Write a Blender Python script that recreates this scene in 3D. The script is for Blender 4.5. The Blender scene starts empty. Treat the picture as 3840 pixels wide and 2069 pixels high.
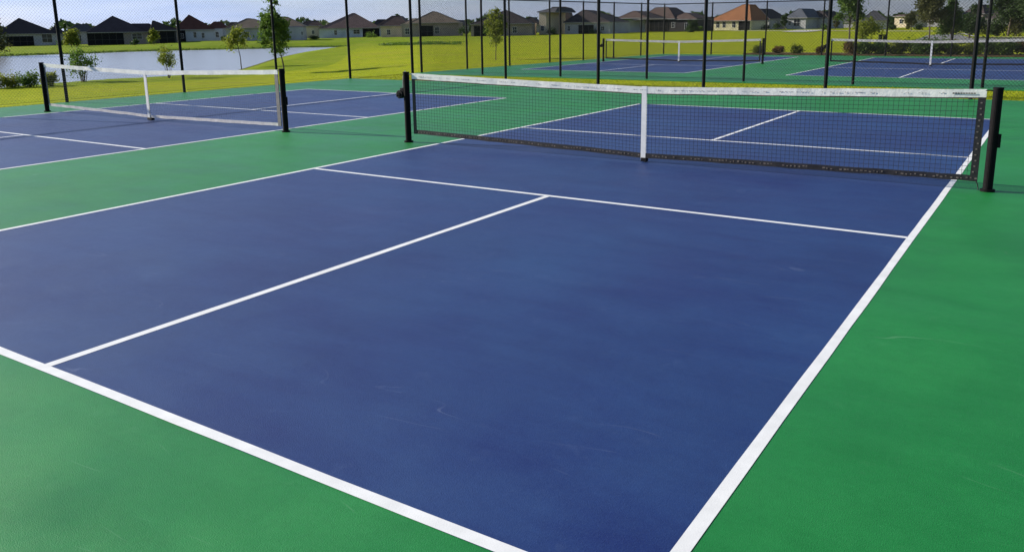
import bpy, bmesh, math, random
import numpy as np
from mathutils import Vector

rnd = random.Random(7)
S = bpy.context.scene
C = S.collection

# ---------------------------------------------------------------- camera, light, exposure
cam_d = bpy.data.cameras.new('camera'); cam = bpy.data.objects.new('camera', cam_d); C.objects.link(cam)
cam.location = (6.8721, -1.7686, 1.5177)
cam.rotation_mode = 'XYZ'; cam.rotation_euler = (1.3523, 0.0119, 0.5752)
cam_d.sensor_width = 36; cam_d.lens = 3110.86 / 3840 * 36
cam_d.shift_x = -35.435 / 3840; cam_d.shift_y = -250.12 / 3840
cam_d.clip_start = 0.05; cam_d.clip_end = 9000
S.camera = cam
S.view_settings.view_transform = 'Standard'; S.view_settings.look = 'None'
S.view_settings.gamma = 1; S.view_settings.use_curve_mapping = False
S.view_settings.exposure = 0.60

SUN_EL = math.radians(24.0); SUN_AZ = math.atan2(-.978, -.21)     # azimuth measured from +y towards +x
sd = bpy.data.lights.new('sun', 'SUN'); sd.energy = 5.0; sd.angle = math.radians(.53); sd.color = (1.0, .93, .80)
sun = bpy.data.objects.new('sun', sd); C.objects.link(sun)
sdir = Vector((math.sin(SUN_AZ) * math.cos(SUN_EL), math.cos(SUN_AZ) * math.cos(SUN_EL), math.sin(SUN_EL)))
sun.rotation_euler = sdir.to_track_quat('Z', 'Y').to_euler(); sun.location = sdir * 50

W = bpy.data.worlds.new('World'); S.world = W; W.use_nodes = True
nt = W.node_tree; nt.nodes.clear()
def wn(t, **k):
    n = nt.nodes.new(t)
    for a, b in k.items(): setattr(n, a, b)
    return n
sky = wn('ShaderNodeTexSky', sky_type='NISHITA', sun_disc=False, sun_elevation=SUN_EL, sun_rotation=SUN_AZ,
         air_density=1.0, dust_density=.35, ozone_density=3.0)
tc = wn('ShaderNodeTexCoord'); mp = wn('ShaderNodeMapping'); mp.inputs['Scale'].default_value = (1.6, 1.6, 7.0)
nz = wn('ShaderNodeTexNoise'); nz.inputs['Scale'].default_value = 1.9; nz.inputs['Detail'].default_value = 7; nz.inputs['Roughness'].default_value = .6
cr = wn('ShaderNodeValToRGB'); cr.color_ramp.elements[0].position = .36; cr.color_ramp.elements[1].position = .72
cr.color_ramp.elements[0].color = (.58, .58, .58, 1); cr.color_ramp.elements[1].color = (.96, .96, .96, 1)
mx = wn('ShaderNodeMixRGB'); 
# thin cloud scatters forward: brighter towards the sun
dt = wn('ShaderNodeVectorMath', operation='DOT_PRODUCT'); dt.inputs[1].default_value = sdir
pw = wn('ShaderNodeMapRange'); pw.inputs[1].default_value = -.1; pw.inputs[2].default_value = 1.0; pw.inputs[3].default_value = .58; pw.inputs[4].default_value = 1.75; pw.interpolation_type = 'SMOOTHSTEP'
cm = wn('ShaderNodeVectorMath', operation='SCALE'); cm.inputs[0].default_value = (3.0, 3.85, 6.0)
# cloud is thickest low in the sky and thins out overhead
sx = wn('ShaderNodeSeparateXYZ'); th = wn('ShaderNodeMapRange'); th.inputs[1].default_value = .12; th.inputs[2].default_value = .65; th.inputs[3].default_value = 1.0; th.inputs[4].default_value = .12; th.interpolation_type = 'SMOOTHSTEP'
thm = wn('ShaderNodeMath', operation='MULTIPLY')
# grey-white banks: tone varies inside the layer
n2 = wn('ShaderNodeTexNoise'); n2.inputs['Scale'].default_value = 3.2; n2.inputs['Detail'].default_value = 6; mp2 = wn('ShaderNodeMapping'); mp2.inputs['Scale'].default_value = (1.3, 1.3, 11.0)
r2 = wn('ShaderNodeMapRange'); r2.inputs[1].default_value = .40; r2.inputs[2].default_value = .66; r2.inputs[3].default_value = 0; r2.inputs[4].default_value = .65
bk = wn('ShaderNodeMixRGB'); bk.inputs[2].default_value = (4.2, 4.9, 6.9, 1)
bg = wn('ShaderNodeBackground'); bg.inputs[1].default_value = .079; wo = wn('ShaderNodeOutputWorld')
L = nt.links.new
L(tc.outputs['Generated'], mp.inputs[0]); L(mp.outputs[0], nz.inputs[0]); L(nz.outputs[0], cr.inputs[0])
L(tc.outputs['Generated'], dt.inputs[0]); L(dt.outputs['Value'], pw.inputs[0]); L(pw.outputs[0], cm.inputs[3]); L(cm.outputs[0], mx.inputs[2])
bk.inputs[1].default_value = (3.0, 3.85, 6.0, 1); L(tc.outputs['Generated'], mp2.inputs[0]); L(mp2.outputs[0], n2.inputs[0]); L(n2.outputs[0], r2.inputs[0]); L(r2.outputs[0], bk.inputs[0]); L(bk.outputs[0], cm.inputs[0])
L(tc.outputs['Generated'], sx.inputs[0]); L(sx.outputs[2], th.inputs[0]); L(th.outputs[0], thm.inputs[0]); L(cr.outputs[0], thm.inputs[1]); L(thm.outputs[0], mx.inputs[0]); L(sky.outputs[0], mx.inputs[1]); L(mx.outputs[0], bg.inputs[0]); L(bg.outputs[0], wo.inputs[0])

# ---------------------------------------------------------------- helpers
def tag(o, label=None, cat=None, group=None, kind=None):
    if label: o['label'] = label
    if cat: o['category'] = cat
    if group: o['group'] = group
    if kind: o['kind'] = kind
    return o
def empty(name, loc=(0, 0, 0), rz=0):
    o = bpy.data.objects.new(name, None); C.objects.link(o); o.location = loc; o.rotation_euler = (0, 0, rz)
    o.empty_display_size = .2
    return o
class MB:
    def __init__(s): s.v = []; s.f = []
    def quad(s, a, b, c, d):
        n = len(s.v); s.v += [a, b, c, d]; s.f.append((n, n + 1, n + 2, n + 3)); return s
    def poly(s, pts):
        n = len(s.v); s.v += list(pts); s.f.append(tuple(range(n, n + len(pts)))); return s
    def box(s, x0, x1, y0, y1, z0, z1):
        n = len(s.v)
        s.v += [(x0, y0, z0), (x1, y0, z0), (x1, y1, z0), (x0, y1, z0), (x0, y0, z1), (x1, y0, z1), (x1, y1, z1), (x0, y1, z1)]
        s.f += [tuple(n + i for i in q) for q in ((0, 3, 2, 1), (4, 5, 6, 7), (0, 1, 5, 4), (1, 2, 6, 5), (2, 3, 7, 6), (3, 0, 4, 7))]
        return s
    def tube(s, a, b, r, r2=None, n=8, cap=True):
        a = Vector(a); b = Vector(b); r2 = r if r2 is None else r2
        d = (b - a).normalized(); u = d.orthogonal().normalized(); w = d.cross(u); k = len(s.v)
        for p, q in ((a, r), (b, r2)):
            for i in range(n):
                t = 2 * math.pi * i / n + math.pi / n
                s.v.append(tuple(p + q * (math.cos(t) * u + math.sin(t) * w)))
        for i in range(n):
            j = (i + 1) % n; s.f.append((k + i, k + j, k + n + j, k + n + i))
        if cap: s.f.append(tuple(k + n - 1 - i for i in range(n))); s.f.append(tuple(k + n + i for i in range(n)))
        return s
    def path(s, pts, r, n=6):
        for a, b in zip(pts, pts[1:]): s.tube(a, b, r, n=n)
        return s
    def build(s, name, mat, parent=None, smooth=False, bevel=0):
        m = bpy.data.meshes.new(name); m.from_pydata([tuple(v) for v in s.v], [], s.f)
        if smooth: m.polygons.foreach_set('use_smooth', [True] * len(m.polygons))
        m.materials.append(mat); m.update()
        o = bpy.data.objects.new(name, m); C.objects.link(o)
        if parent: o.parent = parent
        if bevel:
            b = o.modifiers.new('bevel', 'BEVEL'); b.width = bevel; b.segments = 2; b.limit_method = 'ANGLE'
        return o

# ---------------------------------------------------------------- materials
def mat(name, col, rough=.6, spec=.5, metal=0.0, var=0.0, vscale=3.0, bump=0.0, bscale=40.0, col2=None):
    m = bpy.data.materials.new(name); m.use_nodes = True; t = m.node_tree; b = t.nodes['Principled BSDF']
    b.inputs['Roughness'].default_value = rough; b.inputs['Metallic'].default_value = metal
    b.inputs['Specular IOR Level'].default_value = spec; b.inputs['Base Color'].default_value = (*col, 1)
    if var or col2:
        g = t.nodes.new('ShaderNodeNewGeometry'); n = t.nodes.new('ShaderNodeTexNoise'); n.inputs['Scale'].default_value = vscale; n.inputs['Detail'].default_value = 5
        r = t.nodes.new('ShaderNodeMixRGB'); c2 = col2 or tuple(min(1, c * (1 + var)) for c in col); c1 = col if col2 else tuple(c * (1 - var) for c in col)
        r.inputs[1].default_value = (*c1, 1); r.inputs[2].default_value = (*c2, 1)
        k = t.nodes.new('ShaderNodeMapRange'); k.inputs[1].default_value = .3; k.inputs[2].default_value = .7
        t.links.new(g.outputs['Position'], n.inputs[0]); t.links.new(n.outputs[0], k.inputs[0]); t.links.new(k.outputs[0], r.inputs[0]); t.links.new(r.outputs[0], b.inputs['Base Color'])
    if bump:
        g = t.nodes.new('ShaderNodeNewGeometry'); n = t.nodes.new('ShaderNodeTexNoise'); n.inputs['Scale'].default_value = bscale; n.inputs['Detail'].default_value = 4
        u = t.nodes.new('ShaderNodeBump'); u.inputs['Strength'].default_value = bump; u.inputs['Distance'].default_value = .01
        t.links.new(g.outputs['Position'], n.inputs[0]); t.links.new(n.outputs[0], u.inputs['Height']); t.links.new(u.outputs[0], b.inputs['Normal'])
    return m

def acrylic(name, base, alt, rough=.5, spec=.5):
    """Rolled acrylic court paint: slow cloudy tone, streaks of the squeegee, pale scuffs, gritty grain."""
    m = bpy.data.materials.new(name); m.use_nodes = True; t = m.node_tree; b = t.nodes['Principled BSDF']; K = t.links.new
    def N(ty, **k):
        n = t.nodes.new(ty)
        for a, v in k.items(): setattr(n, a, v)
        return n
    g = N('ShaderNodeNewGeometry')
    def noise(scale, detail=4, rough=.55, sc=(1, 1, 1), rot=0, dist=0):
        mp = N('ShaderNodeMapping'); mp.inputs['Scale'].default_value = sc; mp.inputs['Rotation'].default_value = (0, 0, rot)
        n = N('ShaderNodeTexNoise'); n.inputs['Scale'].default_value = scale; n.inputs['Detail'].default_value = detail
        n.inputs['Roughness'].default_value = rough; n.inputs['Distortion'].default_value = dist
        K(g.outputs['Position'], mp.inputs[0]); K(mp.outputs[0], n.inputs[0]); return n.outputs[0]
    def rng(x, a, c, lo=0, hi=1):
        n = N('ShaderNodeMapRange'); n.inputs[1].default_value = a; n.inputs[2].default_value = c; n.inputs[3].default_value = lo; n.inputs[4].default_value = hi
        K(x, n.inputs[0]); return n.outputs[0]
    def mixc(f, a, c):
        n = N('ShaderNodeMixRGB'); K(f, n.inputs[0])
        for i, v in ((1, a), (2, c)):
            if isinstance(v, tuple): n.inputs[i].default_value = (*v, 1)
            else: K(v, n.inputs[i])
        return n.outputs[0]
    def mul(a, c):
        n = N('ShaderNodeMath', operation='MULTIPLY'); K(a, n.inputs[0])
        if isinstance(c, float): n.inputs[1].default_value = c
        else: K(c, n.inputs[1])
        return n.outputs[0]
    cloudy = rng(noise(.55, 6, .66), .34, .66)
    streak = rng(noise(2.2, 6, .65, (.35, 1.6, 1), .35, .6), .35, .7)
    c = mixc(cloudy, base, alt)
    pale = tuple(min(1, v * 1.12 + .008) for v in alt)
    c = mixc(mul(streak, .42), c, pale)
    # a few fine curved scuffs
    ridge = noise(1.5, 1, .4, (.55, 2.3, 1), .75, .5)
    line = N('ShaderNodeMath', operation='COMPARE'); line.inputs[1].default_value = .5; line.inputs[2].default_value = .0026; K(ridge, line.inputs[0])
    gate = rng(noise(2.6, 3), .55, .66)
    sc = mul(mul(line.outputs[0], gate), .34)
    c = mixc(sc, c, tuple(min(1, v + .13) for v in alt))
    # sandy grit at two sizes, and small worn spots
    c = mixc(rng(noise(24, 3, .7), .30, .70, 0, .16), c, tuple(v * .45 for v in base))
    c = mixc(rng(noise(95, 2, .7), .45, .75, 0, .20), c, tuple(min(1, v * 1.25 + .03) for v in alt))
    c = mixc(rng(noise(5.5, 5, .7), .60, .74, 0, .22), c, tuple(min(1, v + .05) for v in alt))
    speck = rng(noise(55, 2), .74, .80, 0, .16)
    c = mixc(speck, c, tuple(min(1, v + .2) for v in alt))
    dirt = rng(noise(.42, 7, .68, (1, 1, 1), .9), .46, .70, 0, .42)
    c = mixc(dirt, c, tuple(v * .62 for v in base))
    K(c, b.inputs['Base Color'])
    K(rng(noise(1.1, 6, .65), .3, .7, rough - .08, rough + .10), b.inputs['Roughness'])
    b.inputs['Specular IOR Level'].default_value = spec
    bu = N('ShaderNodeBump'); bu.inputs['Strength'].default_value = .35; bu.inputs['Distance'].default_value = .004
    K(noise(220, 2), bu.inputs['Height']); K(bu.outputs[0], b.inputs['Normal'])
    return m

M = dict(
    green=acrylic('court_green', (.0006, .150, .018), (.010, .225, .045), .48, .46),
    blue=acrylic('court_blue', (.004, .013, .112), (.012, .050, .170), .48, .46),
    line=mat('line_paint', (.78, .78, .78), .55, var=.08, vscale=9, bump=.06, bscale=220),
    black=mat('black_powder_coat', (.006, .006, .008), .6, .18),
    steel=mat('post_paint', (.006, .005, .006), .7, .12, var=.3, vscale=30),
    wire=mat('vinyl_wire', (.010, .011, .012), .55, .3),
    cord=mat('net_cord', (.014, .016, .02), .7, .3),
    fadedcord=mat('faded_net_cord', (.10, .11, .12), .8, .2),
    tape=mat('white_tape', (.80, .80, .76), .65, var=.10, vscale=14, bump=.3, bscale=30),
    dirtytape=mat('soiled_tape', (.58, .55, .54), .7, var=.14, vscale=9, bump=.3, bscale=30),
    strap=mat('strap_web', (.80, .80, .80), .7, var=.06, vscale=20),
    band=mat('black_vinyl_band', (.020, .018, .020), .55, .4, var=.4, vscale=40),
    lace=mat('lacing', (.15, .125, .11), .8, var=.3, vscale=25),
    print_=mat('printed_ink', (.42, .40, .40), .8),
    greyband=mat('grey_band', (.20, .18, .18), .7, var=.2, vscale=20),
    hem=mat('hem_stitch', (.09, .06, .045), .8, .2, var=.4, vscale=20),
    cable=mat('cable', (.45, .43, .40), .4, metal=.6),
    mulch=mat('mulch', (.16, .105, .055), .9, .1, var=.4, vscale=6, bump=.8, bscale=20),
    asphalt=mat('asphalt', (.20, .20, .20), .85, .3, var=.12, vscale=1.2, bump=.3, bscale=60),
    concrete=mat('concrete', (.50, .48, .42), .85, .3, var=.10, vscale=1.5),
    bark=mat('bark', (.12, .095, .075), .9, .2, var=.3, vscale=8, bump=.6, bscale=30),
    winframe=mat('window_frame', (.6, .6, .6), .6),
    glass=mat('window_glass', (.018, .022, .035), .12, .6),
    screen=mat('porch_screen', (.010, .010, .014), .8, .15),
    mullion=mat('porch_frame', (.045, .042, .045), .6),
    fascia=mat('fascia', (.30, .29, .29), .6),
)
_mc = {}
def colmat(kind, col):
    k = (kind, col)
    if k not in _mc:
        _mc[k] = mat(kind, col, .85 if kind == 'roof_tile' else .8, .25, var=.16, vscale=.9 if kind == 'roof_tile' else .5, bump=.4, bscale=9 if kind == 'roof_tile' else 14)
    return _mc[k]

def leafmat(name, c1, c2, trans=.35):
    m = bpy.data.materials.new(name); m.use_nodes = True; t = m.node_tree; b = t.nodes['Principled BSDF']; K = t.links.new
    b.inputs['Roughness'].default_value = .6; b.inputs['Specular IOR Level'].default_value = .25
    g = t.nodes.new('ShaderNodeNewGeometry'); n = t.nodes.new('ShaderNodeTexNoise'); n.inputs['Scale'].default_value = 2.2; n.inputs['Detail'].default_value = 6
    k = t.nodes.new('ShaderNodeMapRange'); k.inputs[1].default_value = .32; k.inputs[2].default_value = .68
    r = t.nodes.new('ShaderNodeMixRGB'); r.inputs[1].default_value = (*c1, 1); r.inputs[2].default_value = (*c2, 1)
    K(g.outputs['Position'], n.inputs[0]); K(n.outputs[0], k.inputs[0]); K(k.outputs[0], r.inputs[0]); K(r.outputs[0], b.inputs['Base Color'])
    tr = t.nodes.new('ShaderNodeBsdfTranslucent'); K(r.outputs[0], tr.inputs[0]); mx = t.nodes.new('ShaderNodeMixShader'); mx.inputs[0].default_value = trans
    K(b.outputs[0], mx.inputs[1]); K(tr.outputs[0], mx.inputs[2]); K(mx.outputs[0], t.nodes['Material Output'].inputs[0])
    return m
LM = dict(
    yellow=leafmat('leaf_yellow_green', (.12, .16, .018), (.26, .29, .035), .5),
    mid=leafmat('leaf_mid_green', (.055, .115, .018), (.14, .22, .035), .5),
    deep=leafmat('leaf_deep_green', (.022, .046, .014), (.06, .10, .026)),
    olive=leafmat('leaf_olive', (.06, .07, .022), (.13, .13, .04), .45),
    rust=leafmat('leaf_rust', (.12, .085, .02), (.26, .16, .06), .5),
)

# ---------------------------------------------------------------- terrain
CX,CY=6.872,-1.769
WZ=-2.1
def lerp(t,tab):
    if t<=tab[0][0]: return tab[0][1]
    for (a,b),(c,d) in zip(tab,tab[1:]):
        if t<=c: return b+(d-b)*(t-a)/(c-a)
    return tab[-1][1]
FAR=[(-1.126,-1.9),(-.99,-1.85),(-.9,-1.8),(-.8,-1.5),(-.68,-.85),(-.5,-.62),(-.3,-.55),(0,-.55)]
FAR2=[(-1.126,-1.85),(-1.0,-1.6),(-.93,-1.25),(-.8,-1.35),(-.68,-.85),(-.5,-.62),(-.3,-.5),(0,-.5)]
def pdist(x,y,poly):
    d=1e9;ins=False;n=len(poly)
    for i in range(n):
        x1,y1=poly[i];x2,y2=poly[(i+1)%n]
        dx,dy=x2-x1,y2-y1;t=((x-x1)*dx+(y-y1)*dy)/(dx*dx+dy*dy+1e-9);t=max(0,min(1,t))
        q=(x-x1-t*dx)**2+(y-y1-t*dy)**2
        if q<d:d=q
        if (y1>y)!=(y2>y) and x<(x2-x1)*(y-y1)/(y2-y1)+x1: ins=not ins
    d=math.sqrt(d);return -d if ins else d
def ground(x,y,poly):
    # courts platform
    sx=max(-11.22-x,0,x-60);sy=max(y-37.7,0,-60-y);s=math.hypot(sx,sy)
    zt=.6
    if y>CY:
        az=math.atan2(x-CX,y-CY);r=math.hypot(x-CX,y-CY);w=max(0,min(1,(r-135)/40));w=w*w*(3-2*w)
        zt=-(lerp(az,FAR)*(1-w)+lerp(az,FAR2)*w)
    a=.088*s
    z=-((a+1e-4)**-6+zt**-6)**(-1/6)-.02 if s>0 else -.02
    if x<5:
        ds=pdist(x,y,poly)
        if ds<25:
            b=WZ+.14*ds if ds>0 else WZ+max(-.9,.25*ds)
            z=min(z,b) if ds>2 or ds<0 else min(z,b)
    return z

POND= [(-49.2, 22.8), (-50.5, 25.0), (-51.2, 28.6), (-51.6, 32.3), (-50.6, 35.6), (-50.8, 42.0), (-55.1, 47.4), (-62.1, 55.1), (-67.5, 60.9), (-74.0, 67.9), (-84.4, 80.5), (-90.1, 87.7), (-93.2, 93.6), (-94.7, 98.5), (-95.4, 103.8), (-92.4, 107.1), (-95.2, 110.2), (-105.5, 110.7), (-113.6, 106.4), (-114.0, 98.1), (-121.9, 88.0), (-124.3, 80.3), (-123.3, 74.8), (-124.4, 67.5), (-124.3, 60.2), (-122.0, 52.9)]
HOUSES=[
  (-191.1, 98.2, -1.83, -1.101, -6.17, 6.17, 2.7, [(-6.17, 6.17, 2.7, -1.22, 6.17, 0.0, 0), (-9.24, -2.93, 3.24, -6.08, 4.51, 1.8, 6)], (0.042, 0.033, 0.036), (0.42, 0.42, 0.44), [('porch', -4.19, 1.13, 0.0, 2.16), ('window', 2.84, 4.82, 0.72, 2.52)]) ,
  (-188.5, 108.5, -1.73, -1.055, -2.85, 2.85, 2.9, [(-2.85, 2.85, 2.9, 1.08, 4.58, 2.43, 0)], (0.07, 0.07, 0.08), (0.42, 0.42, 0.44), [('window', -0.23, 0.51, 0.75, 2.06)]) ,
  (-165.8, 104.4, -1.66, -1.018, -6.11, 6.11, 2.67, [(-6.11, 6.11, 2.67, -0.69, 6.11, 0.0, 0), (2.15, 8.78, 2.84, 4.73, 4.39, 3.44, 1)], (0.055, 0.04, 0.045), (0.3, 0.25, 0.22), [('porch', -5.94, 1.03, 0.09, 2.5), ('window', 2.75, 4.65, 1.12, 2.32)]) ,
  (-164.9, 111.2, -1.57, -0.988, -1.02, 1.02, 2.74, [(-1.02, 1.02, 2.74, -0.13, 3.54, 0.35, 0)], (0.055, 0.04, 0.045), (0.52, 0.45, 0.36), [('window', -0.49, 0.22, 0.88, 1.95)]) ,
  (-158.3, 111.2, -1.48, -0.969, -1.87, 1.87, 2.78, [(-3.34, 2.47, 2.78, -2.56, 4.77, 0.35, 0)], (0.055, 0.04, 0.045), (0.05, 0.045, 0.05), [('porch', -1.69, 1.43, 0.09, 2.52)]) ,
  (-163.6, 123.1, -1.32, -0.937, -5.29, 5.29, 2.69, [(-5.29, 3.53, 2.69, -1.86, 6.03, 0.0, 0), (1.58, 6.59, 2.88, 4.36, 4.36, 1.67, 1)], (0.1, 0.04, 0.03), (0.46, 0.52, 0.58), [('porch', -4.73, -2.97, 0.0, 2.5), ('window', -1.21, -0.65, 0.83, 2.04), ('window', 0.56, 1.11, 0.74, 1.86), ('window', 3.62, 4.27, 0.83, 2.04), ('window', -4.17, -3.43, 0.74, 1.67)]) ,
  (-145.8, 127.3, -1.32, -0.868, -8.41, 8.41, 2.88, [(-8.41, 1.93, 2.88, -3.73, 4.94, 0.9, 0), (-1.66, 8.59, 3.15, 2.83, 5.3, 2.7, 3)], (0.18, 0.14, 0.105), (0.42, 0.42, 0.44), [('window', -4.09, -3.46, 0.81, 2.07), ('window', 7.96, 8.32, 1.17, 1.89)]) ,
  (-163.0, 157.7, -1.36, -0.816, -2.02, 2.02, 3.29, [(-2.44, 2.87, 3.29, 0.32, 4.57, 2.12, 0)], (0.1, 0.068, 0.06), (0.52, 0.45, 0.36), [('window', -0.11, 0.53, 1.17, 2.02)]) ,
  (-154.2, 162.8, -1.27, -0.774, -8.11, 8.11, 2.49, [(-8.11, 8.11, 2.49, 1.22, 6.36, 0.64, 0)], (0.19, 0.125, 0.105), (0.46, 0.52, 0.58), [('window', -4.08, -3.44, 0.74, 1.91), ('window', 0.9, 2.49, 0.95, 2.01), ('porch', 3.34, 7.68, 0.0, 2.33)]) ,
  (-133.0, 155.3, -1.07, -0.727, -2.68, 2.68, 2.63, [(-3.37, 4.44, 2.73, 1.02, 5.07, 1.95, 0)], (0.1, 0.068, 0.06), (0.52, 0.45, 0.36), [('window', -1.02, -0.24, 0.59, 1.76)]) ,
  (-119.2, 153.4, -0.88, -0.682, -6.81, 6.81, 2.98, [(-4.94, 6.81, 3.08, 0.47, 5.69, 0.56, 0), (-7.27, -0.28, 2.8, -3.08, 4.1, 3.73, 2)], (0.18, 0.14, 0.105), (0.3, 0.25, 0.22), [('porch', -2.14, 0.65, 0.09, 2.42), ('window', 1.12, 2.05, 0.56, 2.05), ('window', -5.87, -4.94, 0.56, 1.86)]) ,
  (-95.4, 148.1, -0.77, -0.599, -6.68, 6.68, 2.55, [(-6.68, 6.68, 2.55, 0.55, 5.36, 0.34, 0)], (0.042, 0.033, 0.036), (0.3, 0.25, 0.22), [('porch', -5.91, -2.51, 0.09, 2.13), ('window', 2.43, 3.28, 0.6, 1.79)]) ,
  (-91.5, 158.6, -0.71, -0.55, -0.97, 0.97, 4.85, [(-1.15, 3.26, 4.94, 2.56, 5.82, 0.88, 0)], (0.07, 0.07, 0.08), (0.68, 0.57, 0.42), [('window', -0.35, 0.26, 0.88, 1.94)]) ,
  (-104.3, 185.1, -0.69, -0.537, -1.83, 1.83, 2.65, [(-2.24, 4.48, 2.65, 1.02, 6.52, 3.67, 0)], (0.1, 0.068, 0.06), (0.68, 0.57, 0.42), [('window', -1.02, -0.41, 1.02, 1.83)]) ,
  (-82.8, 163.1, -0.64, -0.498, -5.53, 5.53, 2.54, [(-5.7, 5.53, 2.54, -2.19, 5.18, 0.7, 0)], (0.042, 0.033, 0.036), (0.42, 0.42, 0.44), [('porch', -2.02, 1.58, 0.0, 1.93), ('window', 3.33, 4.12, 0.7, 1.58), ('window', -4.65, -4.12, 0.7, 1.75)]) ,
  (-82.7, 179.7, -0.62, -0.459, -1.7, 1.7, 2.83, [(-1.79, 6.03, 3.39, 1.41, 4.99, 0.57, 2)], (0.1, 0.068, 0.06), (0.55, 0.56, 0.58), [('window', -0.19, 0.47, 1.04, 1.98)]) ,
  (-77.1, 195.6, -0.58, -0.402, -7.23, 7.23, 3.17, [(-8.81, 1.49, 3.17, -3.66, 5.94, 3.37, 0), (-0.5, 7.23, 2.97, 3.07, 4.46, 0.59, 0)], (0.1, 0.068, 0.06), (0.05, 0.045, 0.05), [('porch', -5.45, -0.5, 0.1, 2.77), ('window', 0.5, 1.29, 0.99, 2.18), ('window', 3.96, 4.95, 0.59, 1.98)]) ,
  (-67.2, 211.2, -0.54, -0.335, -5.8, 5.8, 2.46, [(-5.8, 5.9, 2.46, 2.72, 6.46, 1.64, 0)], (0.3, 0.13, 0.06), (0.7, 0.63, 0.42), [('window', -3.74, -2.92, 0.72, 2.15), ('window', -2.0, -1.18, 0.72, 2.15), ('window', 0.67, 1.49, 0.72, 2.15), ('porch', 2.41, 5.39, -0.1, 2.26)]) ,
  (-63.4, 225.3, -0.52, -0.3, -2.25, 2.25, 2.68, [(-3.64, 2.46, 2.79, -1.71, 5.46, 0.86, 0)], (0.042, 0.033, 0.036), (0.42, 0.42, 0.44), [('porch', -1.18, 0.11, 0.11, 2.04)]) ,
  (-55.3, 229.4, -0.52, -0.263, -2.77, 2.77, 2.99, [(-2.99, 3.2, 2.99, 0.0, 5.33, 0.85, 0)], (0.09, 0.1, 0.125), (0.42, 0.42, 0.44), [('window', -0.64, 1.07, 0.85, 2.56), ('window', -2.13, -1.49, 1.07, 2.13)]) ,
  (-51.6, 236.7, -0.52, -0.24, -2.93, 2.93, 2.71, [(-3.37, 3.15, 2.93, -0.54, 4.67, 2.39, 0)], (0.042, 0.033, 0.036), (0.42, 0.42, 0.44), [('window', -1.63, -0.33, 0.76, 2.06)]) ,
  (-31.3, 205.3, -0.53, -0.182, -2.82, 2.82, 2.1, [(-3.01, 3.01, 2.1, -0.09, 4.19, 0.55, 0)], (0.07, 0.07, 0.08), (0.42, 0.42, 0.44), [('door', -0.64, 0.46, 0.0, 1.82), ('window', -2.28, -1.18, 0.46, 1.55)]) ,
  (-32.9, 254.4, -0.52, -0.154, -2.33, 2.33, 2.99, [(-2.77, 2.77, 3.1, -0.33, 3.43, 3.32, 0)], (0.1, 0.068, 0.06), (0.68, 0.57, 0.42), [('window', -0.78, 0.11, 1.11, 2.21)]) ,
  (-18.9, 294.1, -0.52, -0.087, -2.82, 2.82, 3.68, [(-3.31, 3.31, 3.68, 0.37, 6.38, 1.96, 0)], (0.055, 0.04, 0.045), (0.3, 0.25, 0.22), [('porch', -2.09, -0.12, 0.12, 2.45)]) ,
]
BACK=[
  (-213.7, 117.1, -1.77, -1.076, -2.37, 2.37, 2.39, -0.21, 4.45, 0.0, (0.042, 0.033, 0.036)) ,
  (-232.5, 135.6, -1.72, -1.049, -2.24, 2.24, 3.26, -0.17, 4.87, 1.84, (0.07, 0.07, 0.08)) ,
  (-122.0, 201.6, -0.72, -0.565, -2.7, 2.7, 2.3, -0.11, 4.33, 0.68, (0.042, 0.033, 0.036)) ,
  (-105.8, 218.2, -0.62, -0.473, -3.45, 3.45, 2.16, -0.12, 4.69, 0.69, (0.1, 0.068, 0.06)) ,
  (-174.7, 197.8, -1.11, -0.738, -3.11, 3.11, 2.77, 0.0, 4.76, 2.49, (0.042, 0.033, 0.036)) ,
  (-153.8, 211.3, -0.83, -0.646, -2.49, 2.49, 2.18, 0.0, 3.93, 1.74, (0.07, 0.07, 0.08)) ,
  (-71.9, 267.1, -0.52, -0.285, -3.14, 3.14, 1.43, -0.63, 3.44, 2.01, (0.07, 0.07, 0.08)) ,
  (-196.6, 158.9, -1.29, -0.902, -2.88, 2.88, 2.32, 0.35, 4.51, 1.61, (0.1, 0.068, 0.06)) ,
  (-186.7, 177.6, -1.35, -0.823, -2.28, 2.28, 2.45, 0.12, 4.61, 1.2, (0.042, 0.033, 0.036)) ,
  (-163.1, 199.2, -0.96, -0.702, -2.57, 2.57, 2.38, 0.12, 4.46, 2.2, (0.055, 0.04, 0.045)) ,
  (-119.7, 215.3, -0.68, -0.528, -3.17, 3.17, 2.37, 0.23, 4.37, 2.35, (0.042, 0.033, 0.036)) ,
  (-103.3, 232.1, -0.6, -0.44, -2.16, 2.16, 2.04, -0.24, 4.19, 1.68, (0.07, 0.07, 0.08)) ,
  (-88.1, 248.1, -0.56, -0.363, -2.44, 2.44, 1.74, 0.37, 3.7, 1.22, (0.1, 0.068, 0.06)) ,
  (-51.6, 265.7, -0.52, -0.215, -3.95, 3.95, 1.69, 0.36, 3.84, 2.88, (0.07, 0.07, 0.08)) ,
  (-29.1, 274.3, -0.52, -0.129, -3.99, 3.99, 1.85, 0.0, 4.08, 3.05, (0.18, 0.14, 0.105)) ,
  (-23.5, 284.1, -0.52, -0.105, -3.23, 3.23, 1.99, 0.36, 4.15, 2.4, (0.07, 0.07, 0.08)) ,
  (-11.1, 280.0, -0.52, -0.063, -4.03, 4.03, 2.06, -0.12, 4.36, 2.76, (0.055, 0.04, 0.045)) ,
]

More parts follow.
